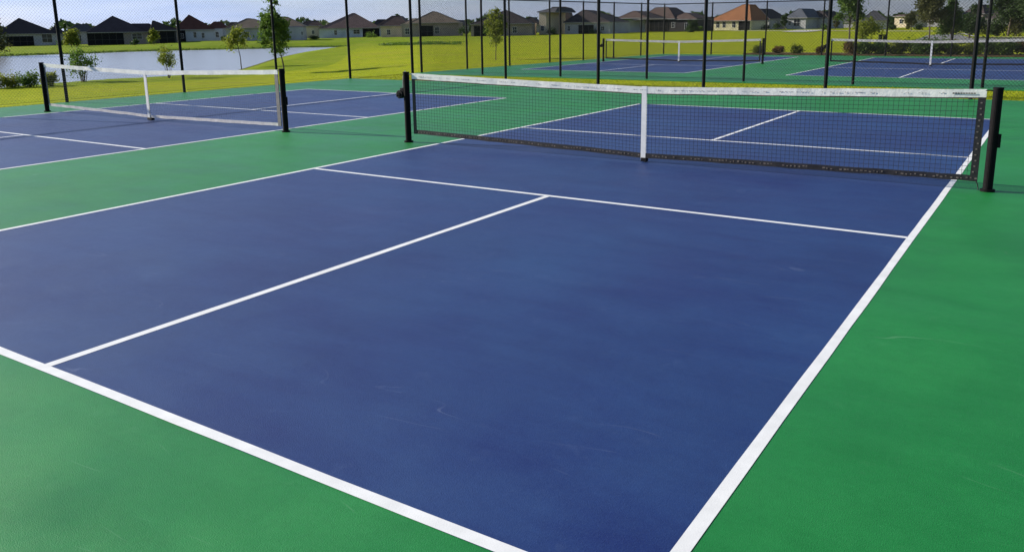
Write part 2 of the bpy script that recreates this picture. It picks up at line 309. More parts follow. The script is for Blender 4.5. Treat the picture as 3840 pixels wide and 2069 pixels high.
def ground_mat():
    m = bpy.data.materials.new('grass_ground'); m.use_nodes = True; t = m.node_tree; b = t.nodes['Principled BSDF']; K = t.links.new
    b.inputs['Roughness'].default_value = .9; b.inputs['Specular IOR Level'].default_value = .03
    def N(ty): return t.nodes.new(ty)
    g = N('ShaderNodeNewGeometry')
    def noise(s, d=5, sc=(1, 1, 1)):
        mp = N('ShaderNodeMapping'); mp.inputs['Scale'].default_value = sc; n = N('ShaderNodeTexNoise'); n.inputs['Scale'].default_value = s; n.inputs['Detail'].default_value = d
        n.inputs['Roughness'].default_value = .62; K(g.outputs['Position'], mp.inputs[0]); K(mp.outputs[0], n.inputs[0]); return n.outputs[0]
    def rng(x, a, c, lo=0, hi=1):
        n = N('ShaderNodeMapRange'); n.inputs[1].default_value = a; n.inputs[2].default_value = c; n.inputs[3].default_value = lo; n.inputs[4].default_value = hi; K(x, n.inputs[0]); return n.outputs[0]
    def mixc(f, a, c):
        n = N('ShaderNodeMixRGB'); K(f, n.inputs[0])
        for i, v in ((1, a), (2, c)):
            if isinstance(v, tuple): n.inputs[i].default_value = (*v, 1)
            else: K(v, n.inputs[i])
        return n.outputs[0]
    at = N('ShaderNodeAttribute'); at.attribute_name = 'lush'
    sp = N('ShaderNodeSeparateColor'); K(at.outputs['Color'], sp.inputs[0])
    yel = mixc(rng(noise(.22), .35, .65), (.275, .335, .005), (.36, .395, .009))
    lush = mixc(rng(noise(.30), .35, .65), (.12, .205, .008), (.20, .285, .012))
    c = mixc(sp.outputs[0], yel, lush)
    c = mixc(rng(noise(1.6), .48, .70, 0, .45), c, (.10, .135, .012))
    c = mixc(rng(noise(14, 4), .42, .68, 0, .50), c, (.13, .165, .010))
    c = mixc(rng(noise(4.5, 5), .50, .70, 0, .50), c, (.38, .36, .05))
    c = mixc(rng(noise(.5, 4, (.5, 2.5, 1)), .55, .70, 0, .5), c, (.16, .235, .012))
    c = mixc(rng(noise(.07, 3, (1, 3, 1)), .52, .70, 0, .45), c, (.30, .27, .045))
    c = mixc(sp.outputs[1], c, (.50, .46, .16))       # dry straw strip beside the slabs
    c = mixc(sp.outputs[2], c, (.045, .035, .02))      # bare wet soil at the water line and the slab edge
    K(c, b.inputs['Base Color'])
    bu = N('ShaderNodeBump'); bu.inputs['Strength'].default_value = .9; bu.inputs['Distance'].default_value = .06
    K(noise(9, 4), bu.inputs['Height']); K(bu.outputs[0], b.inputs['Normal'])
    return m
GM = ground_mat()
P1 = dict(x0=-11.22, y1=16.62)                      # near slab: left and far edges
P2 = [(-11.25, 19.36), (-10.30, 37.60)]             # far slab: left edge
def p2x(y): return P2[0][0] + (P2[1][0] - P2[0][0]) * (y - P2[0][1]) / (P2[1][1] - P2[0][1])

def build_ground():
    angs = np.concatenate([np.linspace(-1.32, .25, 560), np.linspace(.25, 2 * math.pi - 1.32, 90)[1:-1]])
    rad = [0.0, 2.0]
    while rad[-1] < 6000: rad.append(rad[-1] + max(.55, rad[-1] * .0105) * (1 if rad[-1] < 330 else 6))
    v = []; lush = []
    for r in rad[1:]:
        for a in angs:
            x = CX + r * math.sin(a); y = CY + r * math.cos(a)
            z = ground(x, y, POND)
            wet = 0.0; dry = 0.0
            fw = min(1, max(0, (r - 95) / 55)) * min(1, max(0, (-.50 - a) / .2)) if a < .3 else 0
            if x < 5 and y > 0:
                dd = pdist(x, y, POND)
                if -3 < dd < 1.0: wet = max(0, 1 - abs(dd) / 1.0)
                if dd < 9 and r > 60: fw = max(fw, .75)
            if y > 19 and y < 41:
                e = max(p2x(y) - x, y - 37.6)
                if .3 < e < 3.2: dry = max(0, 1 - abs(e - 1.5) / 1.7) * .8
            v.append((x, y, z)); lush.append((fw, dry, wet, 1))
    n = len(angs); f = []
    for i in range(len(rad) - 2):
        for j in range(n):
            k = (j + 1) % n; f.append((i * n + j, i * n + k, (i + 1) * n + k, (i + 1) * n + j))
    f.append(tuple(range(n - 1, -1, -1)))
    m = bpy.data.meshes.new('grass_field'); m.from_pydata(v, [], f); m.materials.append(GM)
    m.polygons.foreach_set('use_smooth', [True] * len(m.polygons))
    ca = m.color_attributes.new('lush', 'FLOAT_COLOR', 'POINT'); ca.data.foreach_set('color', [c for q in lush for c in q])
    m.update(); m.validate()
    if m.polygons[0].normal.z < 0: m.flip_normals()
    o = bpy.data.objects.new('grass_field', m); C.objects.link(o)
    tag(o, 'yellow-green mown grass running from the courts to the houses', kind='structure')
build_ground()

def water_mat():
    m = mat('pond_water', (.31, .32, .35), .18, .5); t = m.node_tree; b = t.nodes['Principled BSDF']
    g = t.nodes.new('ShaderNodeNewGeometry'); mp = t.nodes.new('ShaderNodeMapping'); mp.inputs['Scale'].default_value = (1, 2.2, 1); mp.inputs['Rotation'].default_value = (0, 0, .5)
    n = t.nodes.new('ShaderNodeTexNoise'); n.inputs['Scale'].default_value = 2.6; n.inputs['Detail'].default_value = 6
    u = t.nodes.new('ShaderNodeBump'); u.inputs['Strength'].default_value = .8; u.inputs['Distance'].default_value = .07
    t.links.new(g.outputs['Position'], mp.inputs[0]); t.links.new(mp.outputs[0], n.inputs[0]); t.links.new(n.outputs[0], u.inputs['Height']); t.links.new(u.outputs[0], b.inputs['Normal'])
    return m
cx_ = sum(p[0] for p in POND) / len(POND); cy_ = sum(p[1] for p in POND) / len(POND)
def grow(p, q):   # water sheet runs a little way under the bank
    d = math.hypot(p[0] - cx_, p[1] - cy_); return (p[0] + (p[0] - cx_) / d * q, p[1] + (p[1] - cy_) / d * q, WZ)
o = MB().poly([grow(p, .8) for p in POND]).build('pond_water', water_mat()); tag(o, 'pale grey rippled pond water behind the left court', kind='structure')
if o.data.polygons[0].normal.z < 0: o.data.flip_normals()

# ---------------------------------------------------------------- slabs, courts, painted lines
near = MB().box(P1['x0'], 26, -24, P1['y1'], -.14, 0).build('court_slab', M['green']); tag(near, 'green acrylic slab under the two nearest courts', kind='structure')
m_ = MB(); m_.v = [(P2[0][0], 19.36, -.14), (26, 19.36, -.14), (26, 37.6, -.14), (P2[1][0], 37.6, -.14)]; m_.v += [(a, b, 0.0) for a, b, _ in m_.v]
m_.f = [(3, 2, 1, 0), (4, 5, 6, 7), (0, 1, 5, 4), (1, 2, 6, 5), (2, 3, 7, 6), (3, 0, 4, 7)]
farp = m_.build('court_slab', M['green']); tag(farp, 'green acrylic slab of the far courts beyond the grass strip', kind='structure')

CW, CL, NY1, NY2, LW = 6.096, 12.992, 4.572, 8.698, .0508
def make_court(ox, oy, label):
    z = .0009
    s = MB().quad((ox, oy, z), (ox + CW, oy, z), (ox + CW, oy + CL, z), (ox, oy + CL, z)).build('court_surface', M['blue'])
    tag(s, label, kind='structure')
    def line(nm, x0, x1, y0, y1):
        n = max(1, int(max(x1 - x0, y1 - y0) / .4)); m = MB(); zz = .0018; rr = random.Random(int((x0 * 7 + y0 * 13) * 100))
        ax = (x1 - x0) > (y1 - y0)
        e = [(rr.uniform(-.0022, .0022), rr.uniform(-.0022, .0022)) for _ in range(n + 1)]
        for i in range(n + 1):
            t = i / n
            if ax: x = x0 + (x1 - x0) * t; m.v += [(x, y0 + e[i][0], zz), (x, y1 + e[i][1], zz)]
            else: y = y0 + (y1 - y0) * t; m.v += [(x1 + e[i][1], y, zz), (x0 + e[i][0], y, zz)]
            if i: k = 2 * i; m.f.append((k - 2, k, k + 1, k - 1))
        m.build(nm, M['line'], s)
    line('sideline', ox, ox + LW, oy + LW, oy + CL - LW); line('sideline', ox + CW - LW, ox + CW, oy + LW, oy + CL - LW)
    line('baseline', ox, ox + CW, oy, oy + LW); line('baseline', ox, ox + CW, oy + CL - LW, oy + CL)
    line('service_line', ox + LW, ox + CW - LW, oy + NY1 - LW, oy + NY1); line('service_line', ox + LW, ox + CW - LW, oy + NY2, oy + NY2 + LW)
    line('centre_line', ox + CW / 2 - LW / 2, ox + CW / 2 + LW / 2, oy + LW, oy + NY1 - LW)
    line('centre_line', ox + CW / 2 - LW / 2, ox + CW / 2 + LW / 2, oy + NY2 + LW, oy + CL - LW)
make_court(0, 0, 'large blue court surface filling the foreground with white lines')
make_court(-9.144, 0, 'blue court surface to the left, next to the pond')
make_court(-9.10, 22.75, 'blue court surface far off behind the double fence, centre')
make_court(.05, 22.75, 'blue court surface far off behind the fences, at right')

# ---------------------------------------------------------------- nets
def make_net(xl, xr, y, label, style, group='nets across the courts', far=False):
    """xl, xr: post centres. Net hangs between them, sagging to a white centre strap."""
    R = empty('court_net', ((xl + xr) / 2, y, 0)); tag(R, label, 'net', group)
    hw = (xr - xl) / 2; ox = (xl + xr) / 2
    def post(x, s):
        p = MB().tube((x, 0, 0), (x, 0, .915), .041, n=20).tube((x, 0, .915), (x, 0, .930), .044, n=20).build('post', M['steel'], R, smooth=False)
        MB().tube((x, 0, .0), (x, 0, .018), .062, n=20).build('collar', M['steel'], p)
        if s > 0 and not far:   # hook plate that takes the cable
            MB().box(x + .036, x + .062, -.02, .02, .40, .52).build('hook_plate', M['steel'], p)
        return p
    post(-hw, -1); post(hw, 1)
    a, b = -hw + .10, hw - .088            # net edges
    top = lambda x: .836 + (.914 - .836) * (abs(x - style.get('sx', 0)) / hw) ** 1.15
    bot = lambda x: .045 + (.075 if x < 0 else .035) * (abs(x - style.get('sx', 0)) / hw) ** .8
    n = 44; xs = [a + (b - a) * i / n for i in range(n + 1)]
    rr = random.Random(5)
    def band(nm, mt, z0, z1, th, jag=0.0, x0=None, x1=None):
        m = MB(); pts = [x for x in xs if (x0 is None or x >= x0) and (x1 is None or x <= x1)]
        for i, x in enumerate(pts):
            j = rr.uniform(-jag, jag); w = rr.uniform(-.003, .003)
            m.v += [(x, -th + w, z0(x) + j), (x, th + w, z0(x) + j), (x, th + w, z1(x) + j * .6), (x, -th + w, z1(x) + j * .6)]
            if i:
                k = 4 * i
                for p, q in ((0, 1), (1, 2), (2, 3), (3, 0)): m.f.append((k - 4 + p, k + p, k + q, k - 4 + q))
        m.f += [(0, 1, 2, 3), tuple(len(m.v) - i for i in (1, 2, 3, 4))]
        return m.build(nm, mt, R, smooth=False)
    tt = style.get('tape', .070)
    band('top_tape', style['topmat'], lambda x: top(x) - tt, top, .006, .0022)
    if style.get('lace'): band('hem', M['hem'], lambda x: top(x) - tt - .011, lambda x: top(x) - tt - .001, .0045, .002)
    bh = style.get('band', .055)
    band('bottom_band', style['botmat'], lambda x: bot(x), lambda x: bot(x) + bh, .005, .004)
    # cords: one joined part, thousands of knots
    sp = style.get('pitch', .0445); cr_ = style.get('cord', .0016); m = MB()
    k = int((b - a) / sp)
    for i in range(1, k):
        x = a + (b - a) * i / k; m.tube((x, 0, bot(x) + bh - .004), (x, 0, top(x) - tt + .004), cr_, n=4, cap=False)
    rows = int(.76 / sp)
    for j in range(1, rows):
        t = j / rows
        pts = [(x, 0, (bot(x) + bh) * (1 - t) + (top(x) - tt) * t) for x in xs[::2]]
        for p, q in zip(pts, pts[1:]): m.tube(p, q, cr_, n=4, cap=False)
    o = m.build('net_mesh', style['cordmat'], R); o['kind'] = 'stuff'
    for e, s, w in ((a, 1, style.get('side', .05)), (b, -1, style.get('sideR', style.get('side', .05)))):
        z0 = bot(e); z1 = top(e) - tt
        x0, x1 = sorted((e, e + s * w))
        MB().box(x0, x1, -.006, .006, z0 + .002, z1).build('side_band', style['sidemat'], R)
    sx = style.get('sx', 0)
    st = MB().box(sx - .029, sx + .029, -.0095, -.0065, .02, top(sx) - .004).box(sx - .029, sx + .029, .0065, .0095, .02, top(sx) - .004).box(sx - .029, sx + .029, -.0095, .0095, top(sx) - .004, top(sx) + .004)
    st.build('centre_strap', M['strap'], R)
    MB().box(sx - .02, sx + .10 if style.get('anchor') else sx + .05, -.03, .03, .009, .05).build('anchor_block', M['black'], R, bevel=.004)
    if not far:
        # cable stubs to the posts
        MB().tube((-hw + .03, 0, .900), (a + .01, 0, .900), .005, n=8).build('cable', M['cable'], R)
        MB().tube((hw - .03, 0, .900), (b - .01, 0, .900), .005, n=8).build('cable', M['black'], R)
        for j, z in enumerate([.12 + .11 * i for i in range(7)]):
            MB().tube((-hw + .035, 0, z), (a + .01, 0, z + .02), .0022, n=5).build('lashing', M['fadedcord'], R)
    if style.get('lace'):
        m = MB()
        x = a + .03
        while x < b - .02:
            if rr.random() < .86:
                z = bot(x) + bh * .5 + rr.uniform(-.006, .006); l = rr.uniform(.010, .026)
                m.box(x, x + l, -.0075, -.0052, z - .0042, z + .0042 + rr.uniform(0, .006))
            x += rr.uniform(.030, .050)
        o = m.build('lacing', M['lace'], R); o['kind'] = 'stuff'
        g0 = None
        for z in [.16 + .052 * i for i in range(13)]:
            if g0 is None: g = g0 = MB().box(-.008, .008, -.0078, -.0062, 0, .012).build('grommet', M['lace'], R)
            else: g = g0.copy(); C.objects.link(g)
            g.location = (b - .035 + rr.uniform(-.01, .01), 0, z)
        # faint print along the tape, too small to read, and the black maker's bar at the right end
        m = MB(); x = a + .12
        while x < b - .34:
            if rr.random() < .78:
                zc = top(x) - tt * .48; hh = rr.uniform(.002, .0048)
                m.box(x, x + rr.uniform(.006, .020), -.0098, -.0088, zc - hh, zc + hh)
            x += rr.uniform(.018, .036) if rr.random() < .9 else .12
        o = m.build('tape_print', M['print_'], R); o['kind'] = 'stuff'
        m = MB(); x = b - .27
        while x < b - .10:
            zc = top(x) - tt * .5; m.box(x, x + .017, -.0112, -.0098, zc - .005, zc + .005); x += .021
        m.build('tape_print', M['black'], R)
        # loose tie at the lower right corner
        MB().path([(b - .01, -.01, bot(b) + .01), (b + .004, -.012, .06), (b + .012, -.014, .03), (b + .014, -.016, .004)], .0045).build('tie_rope', M['band'], R)
    if style.get('crank'):
        cx = -hw - .075; z = .655
        h = MB().box(-hw - .088, -hw - .034, -.034, .034, z - .045, z + .065).tube((cx - .02, -.044, z - .02), (cx - .02, .044, z - .02), .056, n=20).build('crank', M['black'], R, bevel=.004)
        MB().tube((cx - .02, -.062, z - .02), (cx - .02, -.044, z - .02), .022, n=14).tube((cx - .055, -.058, z - .045), (cx - .03, -.058, z - .02), .009, n=8).build('handle', M['steel'], h)
        MB().path([(-hw - .06, -.01, z + .05), (-hw - .046, -.01, .86), (-hw - .02, 0, .94), (-hw + .03, 0, .905)], .006, n=8).build('cable', M['cable'], R)
    return R
make_net(-.437, 6.388, 6.69, 'near black court net with white tape, hand crank on its left post', dict(sx=-.02 + .04, topmat=M['tape'], botmat=M['band'], sidemat=M['band'], cordmat=M['cord'], cord=.0016,
    lace=True, crank=True, side=.045, sideR=.062, tape=.072))
make_net(-9.46, -2.80, 6.66, 'black post net beside the pond with white tape top and bottom', dict(sx=-.06, topmat=M['tape'], botmat=M['dirtytape'], sidemat=M['greyband'], cordmat=M['fadedcord'],
    cord=.0011, anchor=True, side=.02, sideR=.07, tape=.066, band=.045))
make_net(-9.20, -2.60, 29.2, 'far net in the centre seen through the fences, crank at its left', dict(topmat=M['dirtytape'], botmat=M['band'], sidemat=M['band'], cordmat=M['cord'], cord=.0010, crank=True, tape=.08), far=True)
make_net(-.30, 6.36, 29.2, 'far net at right standing before the hedge', dict(topmat=M['dirtytape'], botmat=M['band'], sidemat=M['band'], cordmat=M['cord'], cord=.0010, crank=True, tape=.08), far=True)

# ---------------------------------------------------------------- chain-link fences
FH = 2.43
def make_fence(p0, p1, stations, label, corners=(), r=.0015, rail=.023):
    """stations: distances of the posts from p0 along the run."""
    dx, dy = p1[0] - p0[0], p1[1] - p0[1]; Lg = math.hypot(dx, dy); R = empty('chain_link_fence', (p0[0], p0[1], 0), math.atan2(dy, dx)); tag(R, label, 'fence', 'black chain link fence runs round the courts')
    pm = {}
    for s in stations:
        q = .040 if s in corners else .034
        if q not in pm:
            o = MB().tube((0, 0, -.15), (0, 0, FH + .02), q, n=12).tube((0, 0, FH + .02), (0, 0, FH + .06), q * .9, q * .3, n=12).build('post', M['black'], R); pm[q] = o
        else:
            o = pm[q].copy(); C.objects.link(o); o.parent = R
        o.location = (s, 0, 0)
    MB().tube((0, 0, FH), (Lg, 0, FH), rail, n=10).build('top_rail', M['black'], R)
    MB().tube((0, -.034, .06), (Lg, -.034, .06), .003, n=5).build('tension_wire', M['wire'], R)
    pitch = .0707; hgt = FH - .09; m = MB()
    k = int((Lg + hgt) / pitch)
    for s in (1, -1):
        for i in range(k):
            x0 = -hgt + i * pitch                      # wire climbs at 45 degrees, clipped to the run
            za, zb = 0, hgt; xa, xb = x0, x0 + hgt
            if xa < 0: za = -xa; xa = 0
            if xb > Lg: zb = hgt - (xb - Lg); xb = Lg
            if zb - za < .02: continue
            if s < 0: xa, xb = Lg - xa, Lg - xb
            m.tube((xa, -.034 + s * r * .8, za + .05), (xb, -.034 + s * r * .8, zb + .05), r, n=4, cap=False)
    o = m.build('chain_link', M['wire'], R); o['kind'] = 'stuff'
make_fence((-11.2, -6.0), (-11.2, 16.6), [0, 2.9, 5.8, 8.5, 11.2, 14.0, 16.9, 19.8], 'fence run along the left court, between court and pond', (), .0011, .036)
make_fence((-11.2, 16.6), (16.3, 16.6), [0, 2.45, 5.65, 8.4, 11.12, 13.82, 16.56, 19.3, 22.0, 24.8, 27.5], 'nearer of the two fence runs behind the near courts', (0, 2.45, 8.4, 11.12, 13.82, 16.56))
make_fence((-11.2, 19.8), (16.3, 19.8), [2.6, 5.45, 8.24, 11.0, 13.72, 16.51, 19.25, 22.0, 24.8, 27.5], 'second fence run, along the near edge of the far courts')
make_fence((-11.2, 19.95), (-10.35, 38.0), [0, 2.4, 4.95, 7.7, 10.3, 12.95, 15.6, 18.07], 'fence run down the left side of the far courts', (0,))
make_fence((-10.3, 38.0), (16.3, 38.0), [2.45, 5.1, 7.7, 10.41, 13.0, 15.7, 18.4, 21.1, 23.8, 26.6], 'farthest fence run, between far courts and hedge')

# ---------------------------------------------------------------- paving beyond the far hedge
def sheet(name, pts, dz, mt, label):
    m = MB(); m.poly([(x, y, ground(x, y, POND) + dz) for x, y in pts]); o = m.build(name, mt)
    if o.data.polygons[0].normal.z < 0: o.data.flip_normals()
    tag(o, label, kind='structure')
sheet('parking_road', [(-6.0, 82), (40, 84), (40, 101.5), (2.7, 101.5), (-1.2, 102.5), (-2.6, 107), (-4.4, 118), (-6.2, 130), (-8.6, 136), (-9.4, 124), (-7.9, 108), (-6.8, 95)], .05, M['asphalt'], 'grey asphalt road beyond the far hedge')
sheet('pavement', [(2.9, 102.0), (40, 102.0), (40, 108.5), (-1.6, 107.6), (-.8, 103.2)], .10, M['concrete'], 'pale concrete pavement under the dark trees at right')
def kerbline(pts, name, label):
    m = MB()
    for a, b in zip(pts, pts[1:]):
        d = Vector((b[0] - a[0], b[1] - a[1])).normalized(); q = Vector((-d.y, d.x)) * .22
        z = ground(a[0], a[1], POND) + .03
        m.poly([(a[0] - q.x, a[1] - q.y, z + .14), (b[0] - q.x, b[1] - q.y, z + .14), (b[0] + q.x, b[1] + q.y, z + .14), (a[0] + q.x, a[1] + q.y, z + .14)])
        m.poly([(a[0] - q.x, a[1] - q.y, z - .1), (b[0] - q.x, b[1] - q.y, z - .1), (b[0] - q.x, b[1] - q.y, z + .14), (a[0] - q.x, a[1] - q.y, z + .14)])
    tag(m.build(name, M['concrete']), label, kind='structure')
kerbline([(2.9, 101.8), (-.9, 102.9), (-2.2, 107.3), (-3.9, 118.2), (-5.6, 130.4), (-7.6, 138)], 'kerb', 'curved pale kerb along the road')
sheet('footpath', [(-60, 195.5), (-35.3, 184), (-14.2, 168), (6, 160), (6, 156), (-14.2, 163.5), (-36, 179.5), (-60, 190)], .06, M['concrete'], 'thin pale footpath crossing the field before the houses')
sheet('driveway', [(-40.5, 164), (-35.0, 160), (-35.8, 172), (-41, 200), (-47, 200)], .09, M['concrete'], 'pale concrete driveway leading up to the dark long house')
# mulch bed under the hedge
m_ = MB().box(-6.3, 16, 38.15, 40.4, -.3, .03); tag(m_.build('mulch_bed', M['mulch']), 'brown mulch bed under the far hedge', kind='structure')

# ---------------------------------------------------------------- foliage
def leaves(name, mt, parent, pts, size, seed, jitter=.5):
    """pts: (n,3) leaf centres. Small bent quads with random facing."""
    r = np.random.default_rng(seed); n = len(pts); s = size * r.uniform(1 - jitter, 1 + jitter, n)
    u = r.normal(size=(n, 3)); u /= np.linalg.norm(u, axis=1)[:, None]
    w = r.normal(size=(n, 3)); w -= (w * u).sum(1)[:, None] * u; w /= np.linalg.norm(w, axis=1)[:, None]
    a = u * s[:, None]; b = w * (s * .55)[:, None]
    v = np.stack([pts - a, pts + b, pts + a, pts - b], 1).reshape(-1, 3)
    m = bpy.data.meshes.new(name); m.vertices.add(4 * n); m.loops.add(4 * n); m.polygons.add(n)
    m.vertices.foreach_set('co', v.astype(np.float32).ravel()); m.loops.foreach_set('vertex_index', np.arange(4 * n, dtype=np.int32))
    m.polygons.foreach_set('loop_start', np.arange(0, 4 * n, 4, dtype=np.int32)); m.polygons.foreach_set('loop_total', np.full(n, 4, dtype=np.int32))
    m.materials.append(mt); m.update(); m.validate()
    o = bpy.data.objects.new(name, m); C.objects.link(o)
    if parent: o.parent = parent
    return o
def clumps(r, nc, n, rx, ry, z0, z1, cr, shape='egg'):
    """clump centres inside the crown, leaves thick round each and thinning outwards"""
    c = []
    while len(c) < nc:
        p = r.uniform(-1, 1, 3)
        if p[0] ** 2 + p[1] ** 2 + p[2] ** 2 < 1:
            t = (p[2] + 1) / 2
            k = 1.0 if shape == 'ball' else (1.12 - .55 * t if shape == 'egg' else 1 - .75 * t)
            c.append((p[0] * rx * k, p[1] * ry * k, z0 + (z1 - z0) * t))
    c = np.array(c); i = r.integers(0, nc, n); q = r.normal(size=(n, 3)) * cr * r.uniform(.5, 1.15, nc)[i][:, None]
    return c[i] + q, c
def make_tree(x, y, z, cx, rx, z0, z1, mt, name, label, n=4500, size=.10, nc=26, seed=1, shape='egg', tr=.05, group=None, extra=None, lean=0, ry=None):
    R = empty(name, (x, y, z)); tag(R, label, 'tree', group); r = np.random.default_rng(seed)
    # the crown is offset across the line of sight, as the tree leans
    az = math.atan2(x - CX, y - CY); ux, uy = math.cos(az), -math.sin(az)
    p, c = clumps(r, nc, n, rx, ry or rx, z0, z1, .16 * rx + .05, shape)
    if extra is not None: e, _ = clumps(r, *extra); p = np.vstack([p, e])
    off = np.array([ux * cx, uy * cx, 0]); p = p + off; c = c + off
    leaves('crown', mt, R, p, size, seed)
    m = MB(); ztop = z0 + (z1 - z0) * .72; segs = 6; pr_ = Vector((0, 0, -.3)); lastr = tr
    for i in range(1, segs + 1):
        t = i / segs; q = Vector((ux * cx * t + r.normal() * .03, uy * cx * t + r.normal() * .03, ztop * t)); rr2 = tr * (1 - .75 * t)
        m.tube(pr_, q, lastr, rr2, n=8); pr_ = q; lastr = rr2
    for k in range(min(nc, 16)):
        e = Vector(c[k]); hz = max(.25 * ztop, min(ztop * .95, e.z - .45 * rx)); t = hz / ztop
        m.tube((ux * cx * t, uy * cx * t, hz), e, tr * .38, tr * .10, n=5)
    m.build('trunk', M['bark'], R)
    return R

TREES = [  # name, x, y, cx, rx, z0, z1, foliage, label, n, size, clumps, shape, trunk
 ('young_tree', -53.2, 46.2, -.24, 1.0, 1.7, 3.7, 'yellow', 'thin leaning young tree at the pond bank left of the tallest sapling', 1700, .085, 24, 'egg', .05),
 ('young_tree', -39.4, 38.8, -.45, 1.2, 1.5, 4.55, 'mid', 'tallest leafy sapling on the pond bank, behind the right post of the left net', 5200, .085, 44, 'egg', .06),
 ('young_tree', -25.2, 44.5, .04, .70, 1.1, 3.3, 'yellow', 'bright young tree seen through the fence above the near net', 3000, .07, 22, 'egg', .035),
 ('oak_tree', -10.0, 78.9, .0, 1.35, 1.6, 6.2, 'mid', 'tall narrow dark tree left of the white door, reaching above the frame', 9000, .10, 40, 'egg', .09),
 ('oak_tree', -4.4, 86.7, -.11, 1.4, 1.7, 4.9, 'olive', 'thin-crowned dark tree by the road, left of the full green one', 6500, .10, 34, 'egg', .08),
 ('oak_tree', -2.7, 88.3, -.15, 1.05, .6, 3.95, 'mid', 'full green oval tree by the road over the far right net', 9000, .09, 36, 'egg', .10),
 ('oak_tree', -2.6, 103.6, .25, 1.3, .5, 3.6, 'deep', 'dark tree just right of the full green oval one', 7000, .10, 30, 'egg', .09),
 ('small_tree', -19.3, 177.6, 0, 1.3, .4, 3.7, 'olive', 'small olive tree in front of the cream flat-roofed house', 2200, .16, 16, 'egg', .09),
 ('oak_tree', .4, 117.6, .3, 2.5, 1.5, 7.6, 'deep', 'large dark tree at the right edge, farther of two', 15000, .14, 60, 'egg', .16),
 ('oak_tree', 3.4, 109.2, .8, 2.6, 1.5, 7.0, 'deep', 'large dark tree cut by the right edge, nearer of two', 15000, .14, 60, 'egg', .16),
 ('oak_tree', -125.5, 59.1, -.3, 3.3, .4, 7.8, 'olive', 'tree cut off by the left edge across the pond', 9000, .17, 48, 'egg', .18),
 ('small_tree', -163.8, 92.8, .12, 1.9, .4, 3.3, 'yellow', 'yellowish small tree beside the house at far left', 3600, .16, 24, 'ball', .1),
 ('small_tree', -145.1, 99.0, -.08, 1.1, .6, 2.9, 'yellow', 'little yellowish tree beside the cream wall across the pond', 1800, .13, 14, 'egg', .06),
 ('small_tree', -62.7, 175.0, -.26, 1.3, .1, 2.8, 'deep', 'dark evergreen between the long brown house and the orange-roofed one', 3000, .14, 20, 'egg', .08),
 ('small_tree', -53.0, 210.1, .1, .9, .6, 3.8, 'deep', 'dark narrow tree left of the blue-grey house', 2200, .16, 14, 'egg', .09),
 ('small_tree', -39.0, 202.1, 0, 1.0, .5, 3.1, 'olive', 'thin small tree in front of the long dark-roofed house', 1800, .14, 14, 'egg', .08),
]
TREES.append(('small_tree', -8.6, 77.5, .3, 1.2, .5, 2.3, 'yellow', 'low yellow-green tree under the tall narrow dark one', 3000, .085, 22, 'ball', .05))
for i, (nm, x, y, cx, rx, z0, z1, lm, lab, n, sz, nc, shp, tr) in enumerate(TREES):
    ex = None
    if i == 1: ex = (7, 260, .35, .35, 4.5, 5.5, .10)
    make_tree(x, y, ground(x, y, POND), cx, rx, z0, z1, LM[lm], nm, lab, n, sz, nc, 30 + i, shp, tr, 'trees around the field and pond', ex)

def make_bush(x, y, w, h, lm, name, label, group, seed, n=700, size=.06, stems=5, open_=.0, nc=12):
    z = ground(x, y, POND); R = empty(name, (x, y, z)); tag(R, label, 'shrub', group); r = np.random.default_rng(seed)
    p, c = clumps(r, nc, n, w / 2 * .8, w / 2 * .8, h * (.12 + open_), h * .92, .13 * w, 'ball')
    leaves('foliage', LM[lm], R, p[p[:, 2] > .02], size, seed)
    m = MB()
    for k in range(stems):
        e = Vector(c[k % nc]); m.tube((r.normal() * .04 * w, r.normal() * .04 * w, -.1), e, .014 + .01 * w, .006, n=5)
    m.build('stem', M['bark'], R); return R
make_bush(-48.8, 29.6, 1.95, 2.2, 'mid', 'bank_shrub', 'open many-stemmed shrub at the pond edge behind the left net', 'shrubs on the pond bank', 201, 1500, .07, 7, .1, 22)
make_bush(-46.1, 34.2, 1.5, 2.4, 'yellow', 'bank_shrub', 'light green shrub at the pond edge beside the second fence post', 'shrubs on the pond bank', 202, 1200, .065, 6, .22, 18)
BB = [(-48.2, 23.7, 1.5, .85, 'leftmost yellow-green bush of the four at the left edge by the pond'), (-48.0, 24.6, 1.3, .75, 'second yellow-green bush from the left edge by the pond'),
      (-47.0, 25.2, 1.4, .85, 'third yellow-green bush from the left edge by the pond'), (-46.7, 26.3, 1.2, .80, 'yellow-green pond bush right behind the left net post')]
for i, (x, y, w, h, lab) in enumerate(BB): make_bush(x, y, w, h, 'yellow' if i != 2 else 'mid', 'bank_shrub', lab, 'bushes at the left edge by the pond', 210 + i, 1500, .055, 6, 0, 16)
